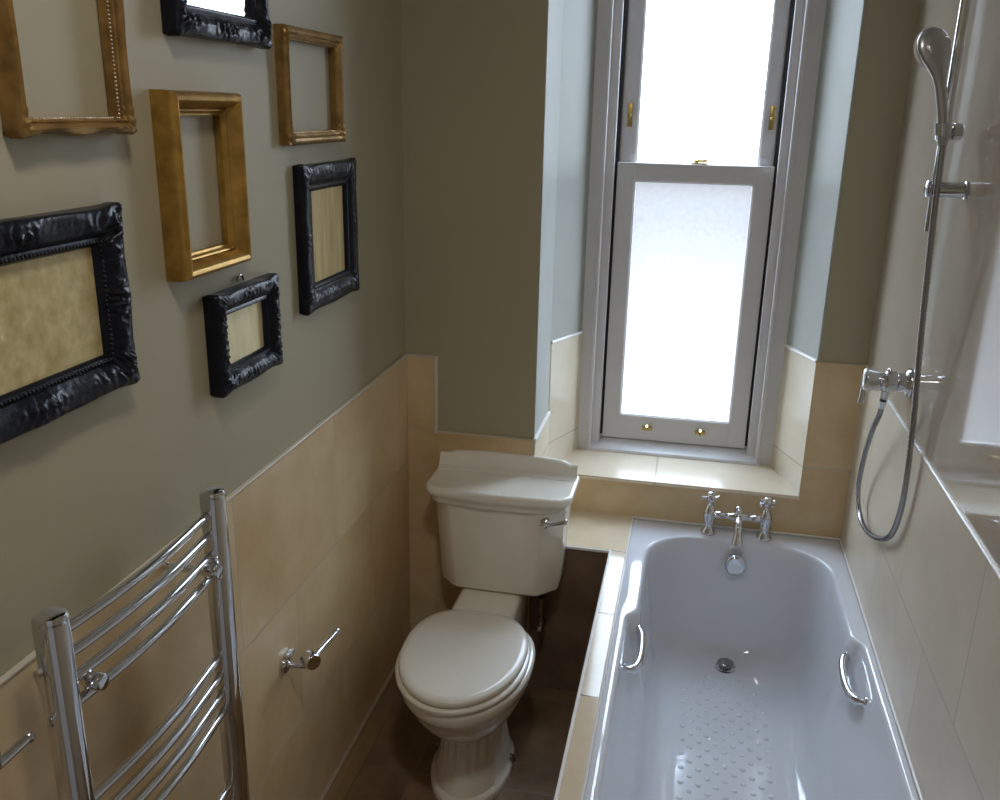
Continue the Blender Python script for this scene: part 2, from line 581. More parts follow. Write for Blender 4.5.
# pulley stiles
box(bm, SX0 + .004, .586, YS + .03, .30, ZS, ZH)
box(bm, 1.128, SX1 - .004, YS + .03, .30, ZS, ZH)
w1 = struct('window_1', bm, M['gloss_white'])
bm = nb()  # staff bead
box(bm, .548, .560, YS - .010, .222, ZS + .03, ZT, .003, 2)
link('staff_bead', bm, M['gloss_white'], w1)
bm = nb()
box(bm, 1.154, 1.166, YS - .010, .222, ZS + .03, ZT, .003, 2)
link('staff_bead', bm, M['gloss_white'], w1)
bm = nb()  # lining strip between bead and sash
box(bm, .556, .590, .214, .236, ZS + .03, ZT, .002, 1)
box(bm, 1.124, 1.157, .214, .236, ZS + .03, ZT, .002, 1)
link('inner_lining', bm, M['gloss_white'], w1)
bm = nb()  # wooden bottom sill of the frame, sloping
rings = []
for y, z0, z1 in ((YS - .012, ZS, .722), (YS - .008, ZS, .730), (.232, ZS, .752), (.34, ZS, .762)):
    rings.append([(.545, y, z0), (1.169, y, z0), (1.169, y, z1), (.545, y, z1)])
loft(bm, rings)
link('sill_board', bm, M['gloss_white'], w1, True, 25)
bm = nb()   # dark brush seals either side of the sashes
box(bm, .5855, .6005, .262, .304, .76, ZT)
box(bm, 1.1135, 1.1285, .262, .304, .76, ZT)
link('draught_seal', bm, M['black_rubber'], w1, False)
def sash(name, x0, x1, y0, y1, z0, z1, gx0, gx1, gz0, gz1):
    bm = nb()
    box(bm, x0, gx0, y0, y1, z0, z1, .002, 1)
    box(bm, gx1, x1, y0, y1, z0, z1, .002, 1)
    box(bm, gx0 - .002, gx1 + .002, y0, y1, z0, gz0, .002, 1)
    box(bm, gx0 - .002, gx1 + .002, y0, y1, gz1, z1, .002, 1)
    # glazing bead
    for a in (0, 1):
        zz = gz0 if a == 0 else gz1
        box(bm, gx0 - .003, gx1 + .003, y0 + .004, y0 + .016, zz - .004, zz + .004, .003, 2)
        xx = gx0 if a == 0 else gx1
        box(bm, xx - .004, xx + .004, y0 + .004, y0 + .016, gz0, gz1, .003, 2)
    s = link(name, bm, M['gloss_white'], w1, True, 30)
    bm = nb()
    box(bm, gx0 - .004, gx1 + .004, (y0 + y1) / 2 - .002, (y0 + y1) / 2 + .002, gz0 - .004, gz1 + .004)
    link('glass_pane', bm, M['pane'], s, False)
    return s
ls = sash('lower_sash', .599, 1.116, .238, .270, .758, 1.753, .660, 1.055, .850, 1.692)
us = sash('upper_sash', .600, 1.114, .274, .304, 1.705, ZT, .657, 1.066, 1.752, 2.66)
for xl in (.762, .954):
    bm = nb()
    box(bm, xl - .018, xl + .018, .234, .239, .797, .815, .002, 2)
    tube(bm, spline([(xl, .234, .808), (xl, .222, .806), (xl, .214, .813), (xl, .210, .822)], 5), .009, 8, flat=.5)
    link('sash_lift', bm, M['brass'], ls)
bm = nb()  # fastener on the meeting rail
box(bm, .845, .90, .244, .264, 1.7535, 1.758, .001, 1)
lathe(bm, (.862, .254, 1.758), (0, 0, 1), [(.008, 0), (.008, .008), (.005, .010)], 12)
tube(bm, [(.862, .254, 1.765), (.884, .250, 1.764), (.897, .247, 1.768)], [.004, .004, .006], 8)
link('sash_fastener', bm, M['brass'], ls)
for xp in (.628, 1.094):
    bm = nb()
    box(bm, xp - .009, xp + .009, .270, .2745, 1.868, 1.945, .002, 2)
    ball(bm, (xp, .270, 1.905), .007, 10)
    link('sash_stop', bm, M['brass'], us)
for xp in (.640, 1.082):
    bm = nb()
    box(bm, xp - .014, xp + .012, .270, .2746, 1.754, 1.780, .003, 2)
    link('sash_horn', bm, M['gloss_white'], us)

# ------------------------------------------------------------------ added ceiling fill light, unseen, brightens faces turned to the camera
fill_light = thing('ceiling_fill_light', 'added round fill light on the ceiling, out of view', 'fill_light', (.72, -2.25, ZC))
bm = nb()
lathe(bm, (.72, -2.25, ZC), (0, 0, -1), [(.16, 0), (.16, .02), (.15, .03)], 32)
link('fill_light_base', bm, M['gloss_white'], fill_light)
bm = nb()
lathe(bm, (.72, -2.25, ZC), (0, 0, -1), [(.145, .03), (.14, .05), (.11, .075), (.06, .09), (.01, .094)], 32)
link('fill_light_cover', bm, M['trim_white'], fill_light)
ld = bpy.data.lights.new('fill_light_area', 'AREA')  # area light added as fill for surfaces facing away from the window
ld.shape = 'DISK'
ld.size = .26
ld.energy = 5.5
ld.color = (1.0, .96, .90)
lo = bpy.data.objects.new('fill_light_area', ld)
col.objects.link(lo)
lo.location = (.72, -2.25, ZC - .10)
lo.parent = fill_light
lo.matrix_parent_inverse = Matrix.Translation(-fill_light.location)

# ------------------------------------------------------------------ bath
def rring(x0, x1, y0, y1, r0, r1, z, bump=0.0, nx=16, ny=56, nc=10):
    """rounded rectangle ring; r0 corner radius at the y0 end, r1 at the y1 end. bump widens it alongside the grips"""
    r0 = min(r0, (x1 - x0) * .46)
    r1 = min(r1, (x1 - x0) * .46)
    pts = []
    def arc(cx, cy, r, a0):
        for k in range(nc):
            a = a0 + (PI / 2) * k / nc
            pts.append((cx + r * math.cos(a), cy + r * math.sin(a)))
    def lin(a, b2, n):
        for k in range(n):
            t = k / n
            pts.append((a[0] + (b2[0] - a[0]) * t, a[1] + (b2[1] - a[1]) * t))
    lin((x0 + r0, y0), (x1 - r0, y0), nx)
    arc(x1 - r0, y0 + r0, r0, -PI / 2)
    lin((x1, y0 + r0), (x1, y1 - r1), ny)
    arc(x1 - r1, y1 - r1, r1, 0)
    lin((x1 - r1, y1), (x0 + r1, y1), nx)
    arc(x0 + r1, y1 - r1, r1, PI / 2)
    lin((x0, y1 - r1), (x0, y0 + r0), ny)
    arc(x0 + r0, y0 + r0, r0, PI)
    xm = (x0 + x1) / 2
    res = []
    for x, y in pts:
        t = min(1, max(0, (-.625 - y) / .055))
        s = t * t * (3 - 2 * t)
        t2 = min(1, max(0, (y + 1.52) / .1))
        s *= t2
        side = (x - xm) / ((x1 - x0) / 2)
        res.append((x + bump * s * max(-1, min(1, side)), y, z))
    return res
bath = thing('bathtub', 'white enamelled bathtub with chrome grips under the window', 'bathtub', (1.097, -.85, 0))
XC = 1.097
def inn(i, z, bump, tap=.5, back=3.0, sx=1.0):
    return rring(XC - .289 + i * sx, XC + .289 - i * sx, -1.60 + i * back, -.112 - i * tap, .20, .165, z, bump)
bm = nb()
R = [rring(XB + .001, W_ - .005, -1.70, -.009, .02, .012, .49),
     rring(XB + .001, W_ - .005, -1.70, -.009, .02, .012, ZB - .007),
     rring(XB + .003, W_ - .007, -1.698, -.011, .02, .012, ZB - .002),
     rring(XB + .007, W_ - .010, -1.694, -.014, .02, .012, ZB),
     inn(-.011, ZB + .0005, .030), inn(-.006, ZB - .001, .030), inn(-.002, ZB - .005, .030), inn(.001, ZB - .012, .030),
     inn(.006, .505, .027), inn(.011, .46, .020), inn(.018, .40, .010), inn(.026, .33, .003), inn(.036, .26, 0), inn(.048, .21, 0),
     inn(.062, .180, 0), inn(.082, .160, 0), inn(.106, .150, 0), inn(.14, .1475, 0), inn(.20, .147, 0, 1.0, 1.5)]
vr = loft(bm, R, False, True)
# anti-slip studs on the bottom
for i in range(-5, 6):
    for j in range(0, 34):
        if (i + j) % 2:
            continue
        y = -.305 - j * .031
        if abs(i) * .024 > .05 + (-.275 - y) * .6:
            continue
        x = XC - .012 + i * .0245
        lathe(bm, (x, y, .1465), (0, 0, 1), [(.0092, -.0004), (.0092, 0), (.0080, .0018), (.0062, .0032), (.0040, .0042), (.0014, .0047)], 12)
link('bath_shell', bm, M['acrylic'], bath, True, 50)
bm = nb()   # waste with its plug standing open
lathe(bm, (XC - .002, -.238, .1472), (0, 0, 1), [(.036, 0), (.036, .002), (.031, .003), (.029, -.001)], 28, 0)
lathe(bm, (XC - .002, -.238, .147), (0, 0, 1), [(.021, -.004), (.021, .012), (.027, .015), (.027, .020), (.023, .023), (.010, .0245)], 28, 1)
link('waste_plug', bm, [M['chrome'], M['dark_chrome']], bath)
bm = nb()   # overflow cover
lathe(bm, (XC + .002, -.148, .486), (0, -1, .08), [(.034, -.014), (.036, .0), (.035, .010), (.030, .016), (.026, .017), (.016, .0175)], 28)
link('overflow_cover', bm, M['chrome'], bath)
for s in (-1, 1):
    bm = nb()
    xb = XC + s * .303
    P = [(xb + s * .012, -.628, .497), (xb - s * .012, -.632, .494), (xb - s * .026, -.655, .488), (xb - s * .031, -.70, .482),
         (xb - s * .031, -.76, .478), (xb - s * .024, -.805, .478), (xb - s * .008, -.83, .482), (xb + s * .016, -.836, .486)]
    P = spline(P, 6)
    tube(bm, P, [.0122 if 6 < i < len(P) - 7 else .0095 for i in range(len(P))], 14)
    for (yy, zz) in ((-.628, .497), (-.836, .486)):
        lathe(bm, (xb + s * .010, yy, zz), (-s, 0, .1), [(.015, -.006), (.015, .006), (.012, .010), (.008, .011)], 18)
    link('grip_handle', bm, M['chrome'], bath)

# ------------------------------------------------------------------ bath mixer tap
tap = thing('bath_mixer_tap', 'chrome bath mixer tap with two cross handles on the bath rim', 'tap', (1.096, -.068, ZB))
PX0, PX1, PY = 1.003, 1.187, -.066
for px in (PX0, PX1):
    bm = nb()
    lathe(bm, (px, PY, ZB), (0, 0, 1), [(.025, 0), (.026, .004), (.023, .012), (.015, .022), (.013, .034), (.016, .044), (.019, .056), (.021, .070),
                                       (.020, .084), (.016, .092), (.013, .096), (.013, .102), (.010, .106)], 20)
    pil = link('pillar', bm, M['chrome'], tap)
    bm = nb()
    lathe(bm, (px, PY, ZB + .100), (0, 0, 1), [(.008, 0), (.0075, .018), (.013, .022), (.015, .030), (.013, .040), (.009, .044)], 18)
    for k in range(4):
        a = k * PI / 2 + (.25 if px == PX0 else .62)
        dx, dy = math.cos(a), math.sin(a)
        tube(bm, [(px + dx * .008, PY + dy * .008, ZB + .130), (px + dx * .022, PY + dy * .022, ZB + .131), (px + dx * .027, PY + dy * .027, ZB + .131), (px + dx * .031, PY + dy * .031, ZB + .131)],
             [.0045, .0045, .0075, .004], 10)
    lathe(bm, (px, PY, ZB + .142), (0, 0, 1), [(.012, 0), (.0125, .004), (.010, .008), (.004, .010)], 18)
    link('cross_handle', bm, M['chrome'], pil)
bm = nb()
zb_ = ZB + .071
tube(bm, [(PX0 + .012, PY, zb_), (PX0 + .028, PY, zb_), (PX0 + .034, PY, zb_), (PX0 + .04, PY, zb_), (1.075, PY, zb_), (1.084, PY, zb_), (1.112, PY, zb_), (1.12, PY, zb_), (PX1 - .04, PY, zb_), (PX1 - .034, PY, zb_), (PX1 - .028, PY, zb_), (PX1 - .012, PY, zb_)],
     [.012, .012, .014, .010, .010, .015, .015, .010, .010, .014, .012, .012], 16)
link('bridge', bm, M['chrome'], tap)
bm = nb()
lathe(bm, (1.097, PY, zb_ - .016), (0, 0, 1), [(.013, 0), (.017, .006), (.017, .026), (.013, .034), (.011, .040), (.013, .045), (.009, .052), (.003, .055)], 20)
SP = spline([(1.097, PY - .008, zb_), (1.097, PY - .040, zb_ + .003), (1.097, PY - .066, zb_ - .006), (1.097, PY - .078, zb_ - .026)], 6)
tube(bm, SP, [.0125] * (len(SP) - 4) + [.012, .0115, .011, .011], 16)
lathe(bm, (1.097, PY - .0775, zb_ - .020), (0, -.25, -1), [(.010, 0), (.013, .008), (.014, .016), (.019, .036), (.0195, .044), (.015, .044)], 20)
link('spout', bm, M['chrome'], tap)

# ------------------------------------------------------------------ toilet
TX = .345
toilet = thing('toilet', 'cream close coupled toilet with closed lid beside the bath', 'toilet', (TX, -.7, 0))
def egg(cx, cy_b, cy_f, hw, z, n=64, pb=2.6, pf=2.0, mid=.45, rib=0, rc=0):
    """egg outline: cy_b back (larger y), cy_f front (smaller y)"""
    ym = cy_b + (cy_f - cy_b) * mid
    res = []
    for k in range(n):
        a = 2 * PI * k / n
        c, s = math.cos(a), math.sin(a)
        p = pb if s > 0 else pf
        ln = (cy_b - ym) if s > 0 else (ym - cy_f)
        q = (abs(c) ** p + abs(s) ** p) ** (-1 / p)
        rr = 1 + (rib * math.cos(rc * a) if rib else 0)
        res.append((cx + hw * q * c * rr, ym + ln * q * s * rr, z))
    return res
bm = nb()
n = 96
Rg = [egg(TX, -.56, -.925, .120, 0, n), egg(TX, -.56, -.925, .121, .018, n), egg(TX, -.562, -.921, .117, .026, n), egg(TX, -.565, -.905, .112, .030, n),
      egg(TX, -.57, -.895, .107, .055, n), egg(TX, -.575, -.880, .099, .085, n), egg(TX, -.58, -.872, .095, .10, n, rib=.022, rc=22),
      egg(TX, -.58, -.868, .092, .14, n, rib=.028, rc=22), egg(TX, -.575, -.872, .092, .18, n, rib=.028, rc=22), egg(TX, -.57, -.880, .096, .205, n, rib=.02, rc=22),
      egg(TX, -.565, -.890, .102, .213, n), egg(TX - .002, -.56, -.915, .114, .225, n), egg(TX - .004, -.555, -.955, .137, .258, n), egg(TX - .006, -.55, -.992, .158, .298, n),
      egg(TX - .008, -.545, -1.015, .172, .335, n), egg(TX - .008, -.54, -1.026, .178, .355, n), egg(TX - .008, -.54, -1.032, .182, .362, n), egg(TX - .008, -.54, -1.036, .186, .368, n),
      egg(TX - .008, -.54, -1.038, .188, .39, n), egg(TX - .008, -.54, -1.036, .187, .400, n), egg(TX - .008, -.545, -1.030, .180, .405, n)]
loft(bm, Rg)
# shelf that carries the cistern
box(bm, TX - .112, TX + .088, -.60, -.30, .23, .448, .02, 3)
link('pan', bm, M['porcelain'], toilet, True, 50)
for s in (-1, 1):
    bm = nb()
    lathe(bm, (TX + s * .113, -.70, .024), (s * .6, 0, .8), [(.013, 0), (.013, .010), (.007, .012), (.006, .016)], 16)
    link('bolt_cap', bm, M['dark_chrome'], toilet)
bm = nb()
SXc = TX - .016
loft(bm, [egg(SXc, -.574, -1.040, .182, .406, n, 2.5), egg(SXc, -.571, -1.046, .187, .411, n, 2.5), egg(SXc, -.571, -1.046, .187, .419, n, 2.5), egg(SXc, -.574, -1.040, .182, .424, n, 2.5)])
link('seat', bm, M['seat'], toilet, True, 50)
bm = nb()
loft(bm, [egg(SXc, -.572, -1.034, .172, .4245, n, 2.5), egg(SXc, -.567, -1.040, .178, .430, n, 2.5), egg(SXc, -.567, -1.040, .178, .440, n, 2.5), egg(SXc, -.571, -1.036, .174, .446, n, 2.5),
          egg(SXc, -.589, -1.013, .155, .4495, n, 2.5), egg(SXc, -.62, -.95, .11, .452, n, 2.6), egg(SXc, -.70, -.87, .05, .453, n, 2.2)])
link('toilet_lid', bm, M['seat'], toilet, True, 50)
# cistern body: tapering, canted front corners
CX = .349
def cist(hw, yf, z, ch, yb=-.288):
    r = .018
    p = [(-hw, yb), (-hw, yf + ch + .009), (-hw + .006, yf + ch - .006), (-hw + ch - .006, yf + .006), (-hw + ch + .009, yf), (hw - ch - .009, yf), (hw - ch + .006, yf + .006), (hw - .006, yf + ch - .006), (hw, yf + ch + .009), (hw, yb)]
    return [(CX + x, y, z) for x, y in p]
bm = nb()
loft(bm, [cist(.165, -.445, .449, .05), cist(.184, -.458, .451, .055), cist(.191, -.466, .459, .058), cist(.194, -.469, .48, .06), cist(.202, -.474, .62, .06), cist(.212, -.478, .735, .06), cist(.214, -.478, .760, .06)])
cis = link('cistern', bm, M['porcelain'], toilet, True, 30)
# cistern lid: moulded front edge, raised back rail that steps down at its ends
def lidring(hw, yf, z, ch=.055, yb=-.286, nn=9):
    p = [(-hw, yb), (-hw, yf + ch)]
    for k in range(1, nn):
        a = PI / 2 * k / nn
        p.append((-hw + ch * (1 - math.cos(a)), yf + ch * (1 - math.sin(a)) - .0))
    p.append((-hw + ch, yf))
    for k in range(1, 8):
        t = k / 8
        x = (-hw + ch) + (2 * hw - 2 * ch) * t
        p.append((x, yf - .010 * math.sin(PI * t)))
    p.append((hw - ch, yf))
    for k in range(nn - 1, 0, -1):
        a = PI / 2 * k / nn
        p.append((hw - ch * (1 - math.cos(a)), yf + ch * (1 - math.sin(a))))
    p += [(hw, yf + ch), (hw, yb)]
    return [(CX + x, y, z) for x, y in p]
bm = nb()
loft(bm, [lidring(.212, -.476, .748), lidring(.219, -.484, .752), lidring(.221, -.487, .766), lidring(.228, -.496, .776), lidring(.231, -.499, .784), lidring(.231, -.499, .796),
          lidring(.228, -.496, .802), lidring(.222, -.489, .805), lidring(.215, -.480, .803)])
# back rail
prof_n = 13
def rail_z(t):       # t in -1..1 across the lid: height of the back rail
    a = abs(t)
    if a < .74:
        return .862 - .006 * (a / .74) ** 2
    if a < .90:
        q = (a - .74) / .16
        q = q * q * (3 - 2 * q)
        return .856 - .010 * q
    if a < .93:
        return .846
    return .846
K = 60
rows = []
for i in range(K + 1):
    t = -1 + 2 * i / K
    x = CX + t * .226
    h = rail_z(t)
    rows.append([(x, -.286, .790), (x, -.286, h - .003), (x, -.288, h), (x, -.296, h), (x, -.300, h - .003), (x, -.304, h - .012), (x, -.309, .803 + (h - .803) * .42), (x, -.317, .803 + (h - .803) * .14), (x, -.332, .8045), (x, -.334, .790)])
loft(bm, rows)
link('cistern_lid', bm, M['porcelain'], cis, True, 45)
bm = nb()
lx, ly, lz = .506, -.4815, .722
lathe(bm, (lx, ly + .008, lz), (0, -1, 0), [(.015, 0), (.016, .008), (.012, .013), (.008, .016), (.008, .026), (.010, .030), (.006, .033)], 18)
tube(bm, [(lx - .014, ly - .020, lz - .006), (lx, ly - .021, lz), (lx + .035, ly - .022, lz + .010), (lx + .060, ly - .020, lz + .018)], [.0055, .0055, .0045, .0065], 12)
ball(bm, (lx + .062, ly - .020, lz + .019), .008, 12)
link('flush_lever', bm, M['chrome'], cis)
bm = nb()
tube(bm, spline([(.485, -.37, .47), (.485, -.37, .36), (.485, -.362, .30), (.485, -.33, .275), (.485, -.294, .27)], 6), .0075, 10, mi=0)
lathe(bm, (.485, -.37, .455), (0, 0, -1), [(.018, 0), (.018, .03), (.013, .034), (.013, .055), (.009, .058)], 14, 1)
lathe(bm, (.485, -.37, .33), (0, 0, -1), [(.012, 0), (.013, .01), (.013, .035), (.009, .045)], 12, 0)
box(bm, .478, .492, -.40, -.375, .29, .305, .002, 1, mi=2)
link('inlet_pipe', bm, [M['dark_chrome'], M['black_rubber'], M['chrome']], cis)

# ------------------------------------------------------------------ picture frames on the left wall
def frame_mesh(bm, y0, y1, z0, z1, w, prof, orn=None, wav=None, n=90):
    """profile swept round a rectangle on the wall x=0; prof = [(u 0..1 inward, height)]"""
    sides = [((y0, z0), (y1, z0)), ((y1, z0), (y1, z1)), ((y1, z1), (y0, z1)), ((y0, z1), (y0, z0))]
    allr = []
    for si, (a, b2) in enumerate(sides):
        a, b2 = Vector(a), Vector(b2)
        d = (b2 - a)
        Ls = d.length
        d = d / Ls
        inw = Vector((-d.y, d.x))
        for k in range(n):
            t = k / n
            ring = []
            for (u, h) in prof:
                s = u * w + (Ls - 2 * u * w) * t
                p = a + d * s + inw * (u * w)
                dh = 0
                if h > .004:
                    if wav:
                        p = p - inw * wav(t, Ls, u)
                    if orn:
                        dh = orn(t, Ls, u, si)
                ring.append((max(h + dh, .0015) if h > .004 else h, p.x, p.y))
            allr.append(ring)
    vr = [[bm.verts.new(p) for p in r] for r in allr]
    N = len(vr)
    mm = len(prof)
    for i in range(N):
        A, B = vr[i], vr[(i + 1) % N]
        for j in range(mm - 1):
            bm.faces.new((A[j], A[j + 1], B[j + 1], B[j]))
        bm.faces.new((A[mm - 1], A[0], B[0], B[mm - 1]))

def prof_fn(pts, n):
    """resample a profile finely"""
    res = []
    for i in range(len(pts) - 1):
        (u0, h0), (u1, h1) = pts[i], pts[i + 1]
        k = max(1, int(n * (abs(u1 - u0) + abs(h1 - h0) * 8)))
        for q in range(k):
            res.append((u0 + (u1 - u0) * q / k, h0 + (h1 - h0) * q / k))
    res.append(pts[-1])
    return res

def swept_orn(amp, corner=.11, seed=0.0):
    def f(t, L, u, si):
        if u > .80:
            return 0
        s = min(t, 1 - t) * L
        env = max(0, math.sin(PI * min(1, u / .78))) ** .8
        c = math.exp(-(s / (corner * .62)) ** 2)
        mid = math.exp(-((t - .5) * L / .040) ** 2)
        leaf = abs(math.cos(s * 150 + 5 * u)) * .6 + .5 * math.cos(u * 14 + s * 110)
        fan = .5 + .5 * math.cos((t - .5) * L * 330) * math.cos(u * 8)
        scoop = -.75 * math.exp(-((s - .5 * (corner + L / 2)) / (.20 * L)) ** 2) * (1 - c) * (1 - mid)
        nz = noise.noise(Vector((s * 170 + seed, u * 11, si * 3.1 + t))) * .8 + noise.noise(Vector((s * 420 + seed, u * 26, si * 3.1))) * .35
        return amp * env * (c * (leaf + nz) + mid * (fan * .9 + nz) + scoop + nz * .15)
    return f
def swept_wav(amp):
    def f(t, L, u):
        if u > .5:
            return 0
        s = min(t, 1 - t) * L
        return amp * (1 - u / .5) * (math.exp(-(s / .03) ** 2) * 1.0 + math.exp(-((t - .5) * L / .035) ** 2) * .8 - .35 * (1 - math.cos(2 * PI * 3 * t)) * .5)
    return f

def beads(bm, y0, y1, z0, z1, x, r, step):
    def row(a, b2):
        L = math.dist(a, b2)
        k = max(2, int(L / step))
        for i in range(k):
            t = i / k
            ball(bm, (x, a[0] + (b2[0] - a[0]) * t, a[1] + (b2[1] - a[1]) * t), r, 6)
    row((y0, z0), (y1, z0)); row((y1, z0), (y1, z1)); row((y1, z1), (y0, z1)); row((y0, z1), (y0, z0))

def panel_mesh(bm, y0, y1, z0, z1, x0, x1):
    box(bm, x0, x1, y0, y1, z0, z1)

def ornate(label, y0, y1, z0, z1, w, dep, amp, mat, picmat, picname, seed, bead=None, hook=False, group='black ornate frames on the left wall'):
    t = thing('picture_frame', label, 'picture frame', (0, (y0 + y1) / 2, z0), group)
    pr = prof_fn([(0, 0), (0, dep * .80), (.05, dep * .90), (.20, dep * .98), (.42, dep), (.60, dep * .86), (.76, dep * .60), (.84, dep * .66), (.90, dep * .66), (.96, dep * .50), (1.0, dep * .42), (1.0, .002)], 16)
    bm = nb()
    frame_mesh(bm, y0, y1, z0, z1, w, pr, swept_orn(amp, .10, seed), swept_wav(.004), 110)
    link('moulding', bm, mat, t, True, 60)
    if bead:
        bm = nb()
        beads(bm, y0 + w * .87, y1 - w * .87, z0 + w * .87, z1 - w * .87, dep * .66, bead, bead * 2.3)
        link('bead_trim', bm, mat, t, True, 60)
    bm = nb()
    panel_mesh(bm, y0 + w * .92, y1 - w * .92, z0 + w * .92, z1 - w * .92, .001, dep * .34)
    link(picname, bm, picmat, t, False)
    if hook:
        bm = nb()
        yc = (y0 + y1) / 2 + .01
        tube(bm, [(.006, yc + .012 * math.cos(a), z1 + .006 + .012 * math.sin(a)) for a in [PI * k / 10 for k in range(11)]], .0022, 8)
        link('hanging_ring', bm, M['dark_chrome'], t)
    return t

ornate('black ornate frame holding a white mirror, at top of the wall', -1.532, -1.195, 2.024, 2.44, .050, .034, .006, M['frame_black'], M['mirror'], 'mirror', 1.7)
ornate('tall plain-looking black frame with streaked gold paper, nearest the back wall', -1.060, -.735, 1.458, 1.789, .060, .028, .0022, M['frame_black'], M['paper_streak'], 'backing_paper', 9.2)
ornate('smallest black ornate frame with pale gold paper and a hanging ring', -1.476, -1.222, 1.386, 1.576, .046, .034, .0036, M['frame_black'], M['paper_plain'], 'backing_paper', 4.4, hook=True)
ornate('largest black ornate frame with beaded edge and speckled gold paper', -2.17, -1.737, 1.492, 1.768, .056, .034, .006, M['frame_black'], M['paper_speck'], 'backing_paper', 6.1, bead=.0032)

def plain_frame(label, y0, y1, z0, z1, w, pts, mat, wav=None, bead=None, amp=0):
    t = thing('picture_frame', label, 'picture frame', (0, (y0 + y1) / 2, z0), 'empty gold frames on the left wall')
    bm = nb()
    orn = None
    if amp:
        def orn(tt, L, u, si):
            s = min(tt, 1 - tt) * L
            return amp * math.exp(-(s / .03) ** 2) * (.5 + .5 * math.cos(s * 380 + u * 8))
    frame_mesh(bm, y0, y1, z0, z1, w, prof_fn(pts, 22), orn, wav, 70)
    link('moulding', bm, mat, t, True, 35)
    if bead:
        bm = nb()
        x, u, r = bead
        beads(bm, y0 + w * u, y1 - w * u, z0 + w * u, z1 - w * u, x, r, r * 2.6)
        link('bead_trim', bm, M['frame_bead'], t, True, 60)
    return t
def scallop(t, L, u):
    return .004 * max(0, 1 - u / .4) * math.cos(2 * PI * 2 * t)
# wide bull-nosed gold frame
plain_frame('wide rounded gold empty frame in middle of the group', -1.587, -1.350, 1.624, 1.936, .040,
            [(0, 0), (0, .024), (.04, .034), (.12, .041), (.24, .044), (.38, .0425), (.50, .037), (.60, .030), (.68, .023), (.72, .020), (.75, .0225), (.82, .021), (.87, .017), (.92, .015), (1, .014), (1, .002)], M['frame_gold'])
plain_frame('thin gold empty frame near the back wall, above the streaked black one', -1.118, -.805, 1.834, 2.074, .027,
            [(0, 0), (0, .020), (.10, .025), (.30, .028), (.50, .026), (.62, .021), (.70, .023), (.84, .021), (.90, .016), (1, .015), (1, .002)], M['frame_bronze'], amp=.004)
plain_frame('large thin brown gold empty frame with beaded edge, cut by photo corner', -1.925, -1.680, 1.872, 2.24, .022,
            [(0, 0), (0, .024), (.12, .031), (.35, .034), (.58, .030), (.68, .024), (.78, .026), (.88, .024), (.92, .018), (1, .017), (1, .002)], M['frame_bronze'], scallop, (.0185, .93, .0022), .004)

# ------------------------------------------------------------------ towel radiator
rad = thing('towel_radiator', 'chrome ladder towel radiator with bowed rails on left wall', 'towel radiator', (.09, -1.85, .45))
def post(y):
    bm = nb()
    rings = []
    pts = []
    # D-shaped section: flat inside faces, rounded room side
    for k in range(9):
        a = -PI / 2 + PI * k / 8
        pts.append((.090 + .020 * math.cos(a), .021 * math.sin(a)))
    pts += [(.080, .021), (.073, .019), (.069, .012), (.069, -.012), (.073, -.019), (.080, -.021)]
    for z in (.45, 1.257):
        rings.append([(x, y + yy, z) for x, yy in pts])
    for sc, z in ((.97, 1.259), (.99, 1.261), (1.0, 1.266), (.9, 1.270), (.6, 1.272)):
        rings.append([(.09 + (x - .09) * sc, y + yy * sc, z) for x, yy in pts])
    loft(bm, rings)
    return link('upright', bm, M['chrome'], rad, True, 35)
YN, YFR = -2.068, -1.645
post(YN); post(YFR)
for zt in (1.230, .945, .660):
    for k in range(4):
        z = zt - k * .0392
        bm = nb()
        P = [(.082 + .015 * math.sin(PI * i / 20) ** .9, YN + .012 + (YFR - YN - .024) * i / 20, z) for i in range(21)]
        tube(bm, P, .008, 12)
        link('rail', bm, M['chrome'], rad)
for (y, z) in ((YN + .050, 1.135), (YFR - .045, 1.135), (YN + .050, .56), (YFR - .045, .56)):
    bm = nb()
    lathe(bm, (.008, y, z), (1, 0, 0), [(.007, 0), (.007, .006), (.0065, .010), (.0065, .078), (.011, .080), (.013, .084), (.013, .104), (.011, .109), (.006, .110)], 18)
    link('wall_bracket', bm, M['chrome'], rad)

# ------------------------------------------------------------------ toilet roll holder and the other chrome holder
tr = thing('toilet_roll_holder', 'empty chrome toilet roll holder on beige tiles beside toilet', 'toilet roll holder', (.008, -1.247, .65))
bm = nb()
lathe(bm, (.008, -1.255, .648), (1, 0, 0), [(.021, 0), (.021, .005), (.018, .009), (.010, .011), (.008, .014)], 22)
box(bm, .008, .022, -1.263, -1.222, .664, .674, .003, 2)
link('wall_plate', bm, M['chrome'], tr)
bm = nb()
tube(bm, [(.015, -1.255, .648), (.075, -1.242, .645)], .0065, 12)
lathe(bm, (.066, -1.235, .657), (.80, -.6, 0), [(.017, -.018), (.021, -.014), (.021, .012), (.018, .016), (.010, .017)], 24)
link('knuckle', bm, M['chrome'], tr)
bm = nb()
tube(bm, [(.066, -1.235, .657), (.066, -1.075, .638)], .0085, 12)
lathe(bm, (.066, -1.085, .639), (0, 1, -.1), [(.007, 0), (.010, .003), (.011, .012), (.008, .017), (.003, .019)], 16)
link('roll_bar', bm, M['chrome'], tr)

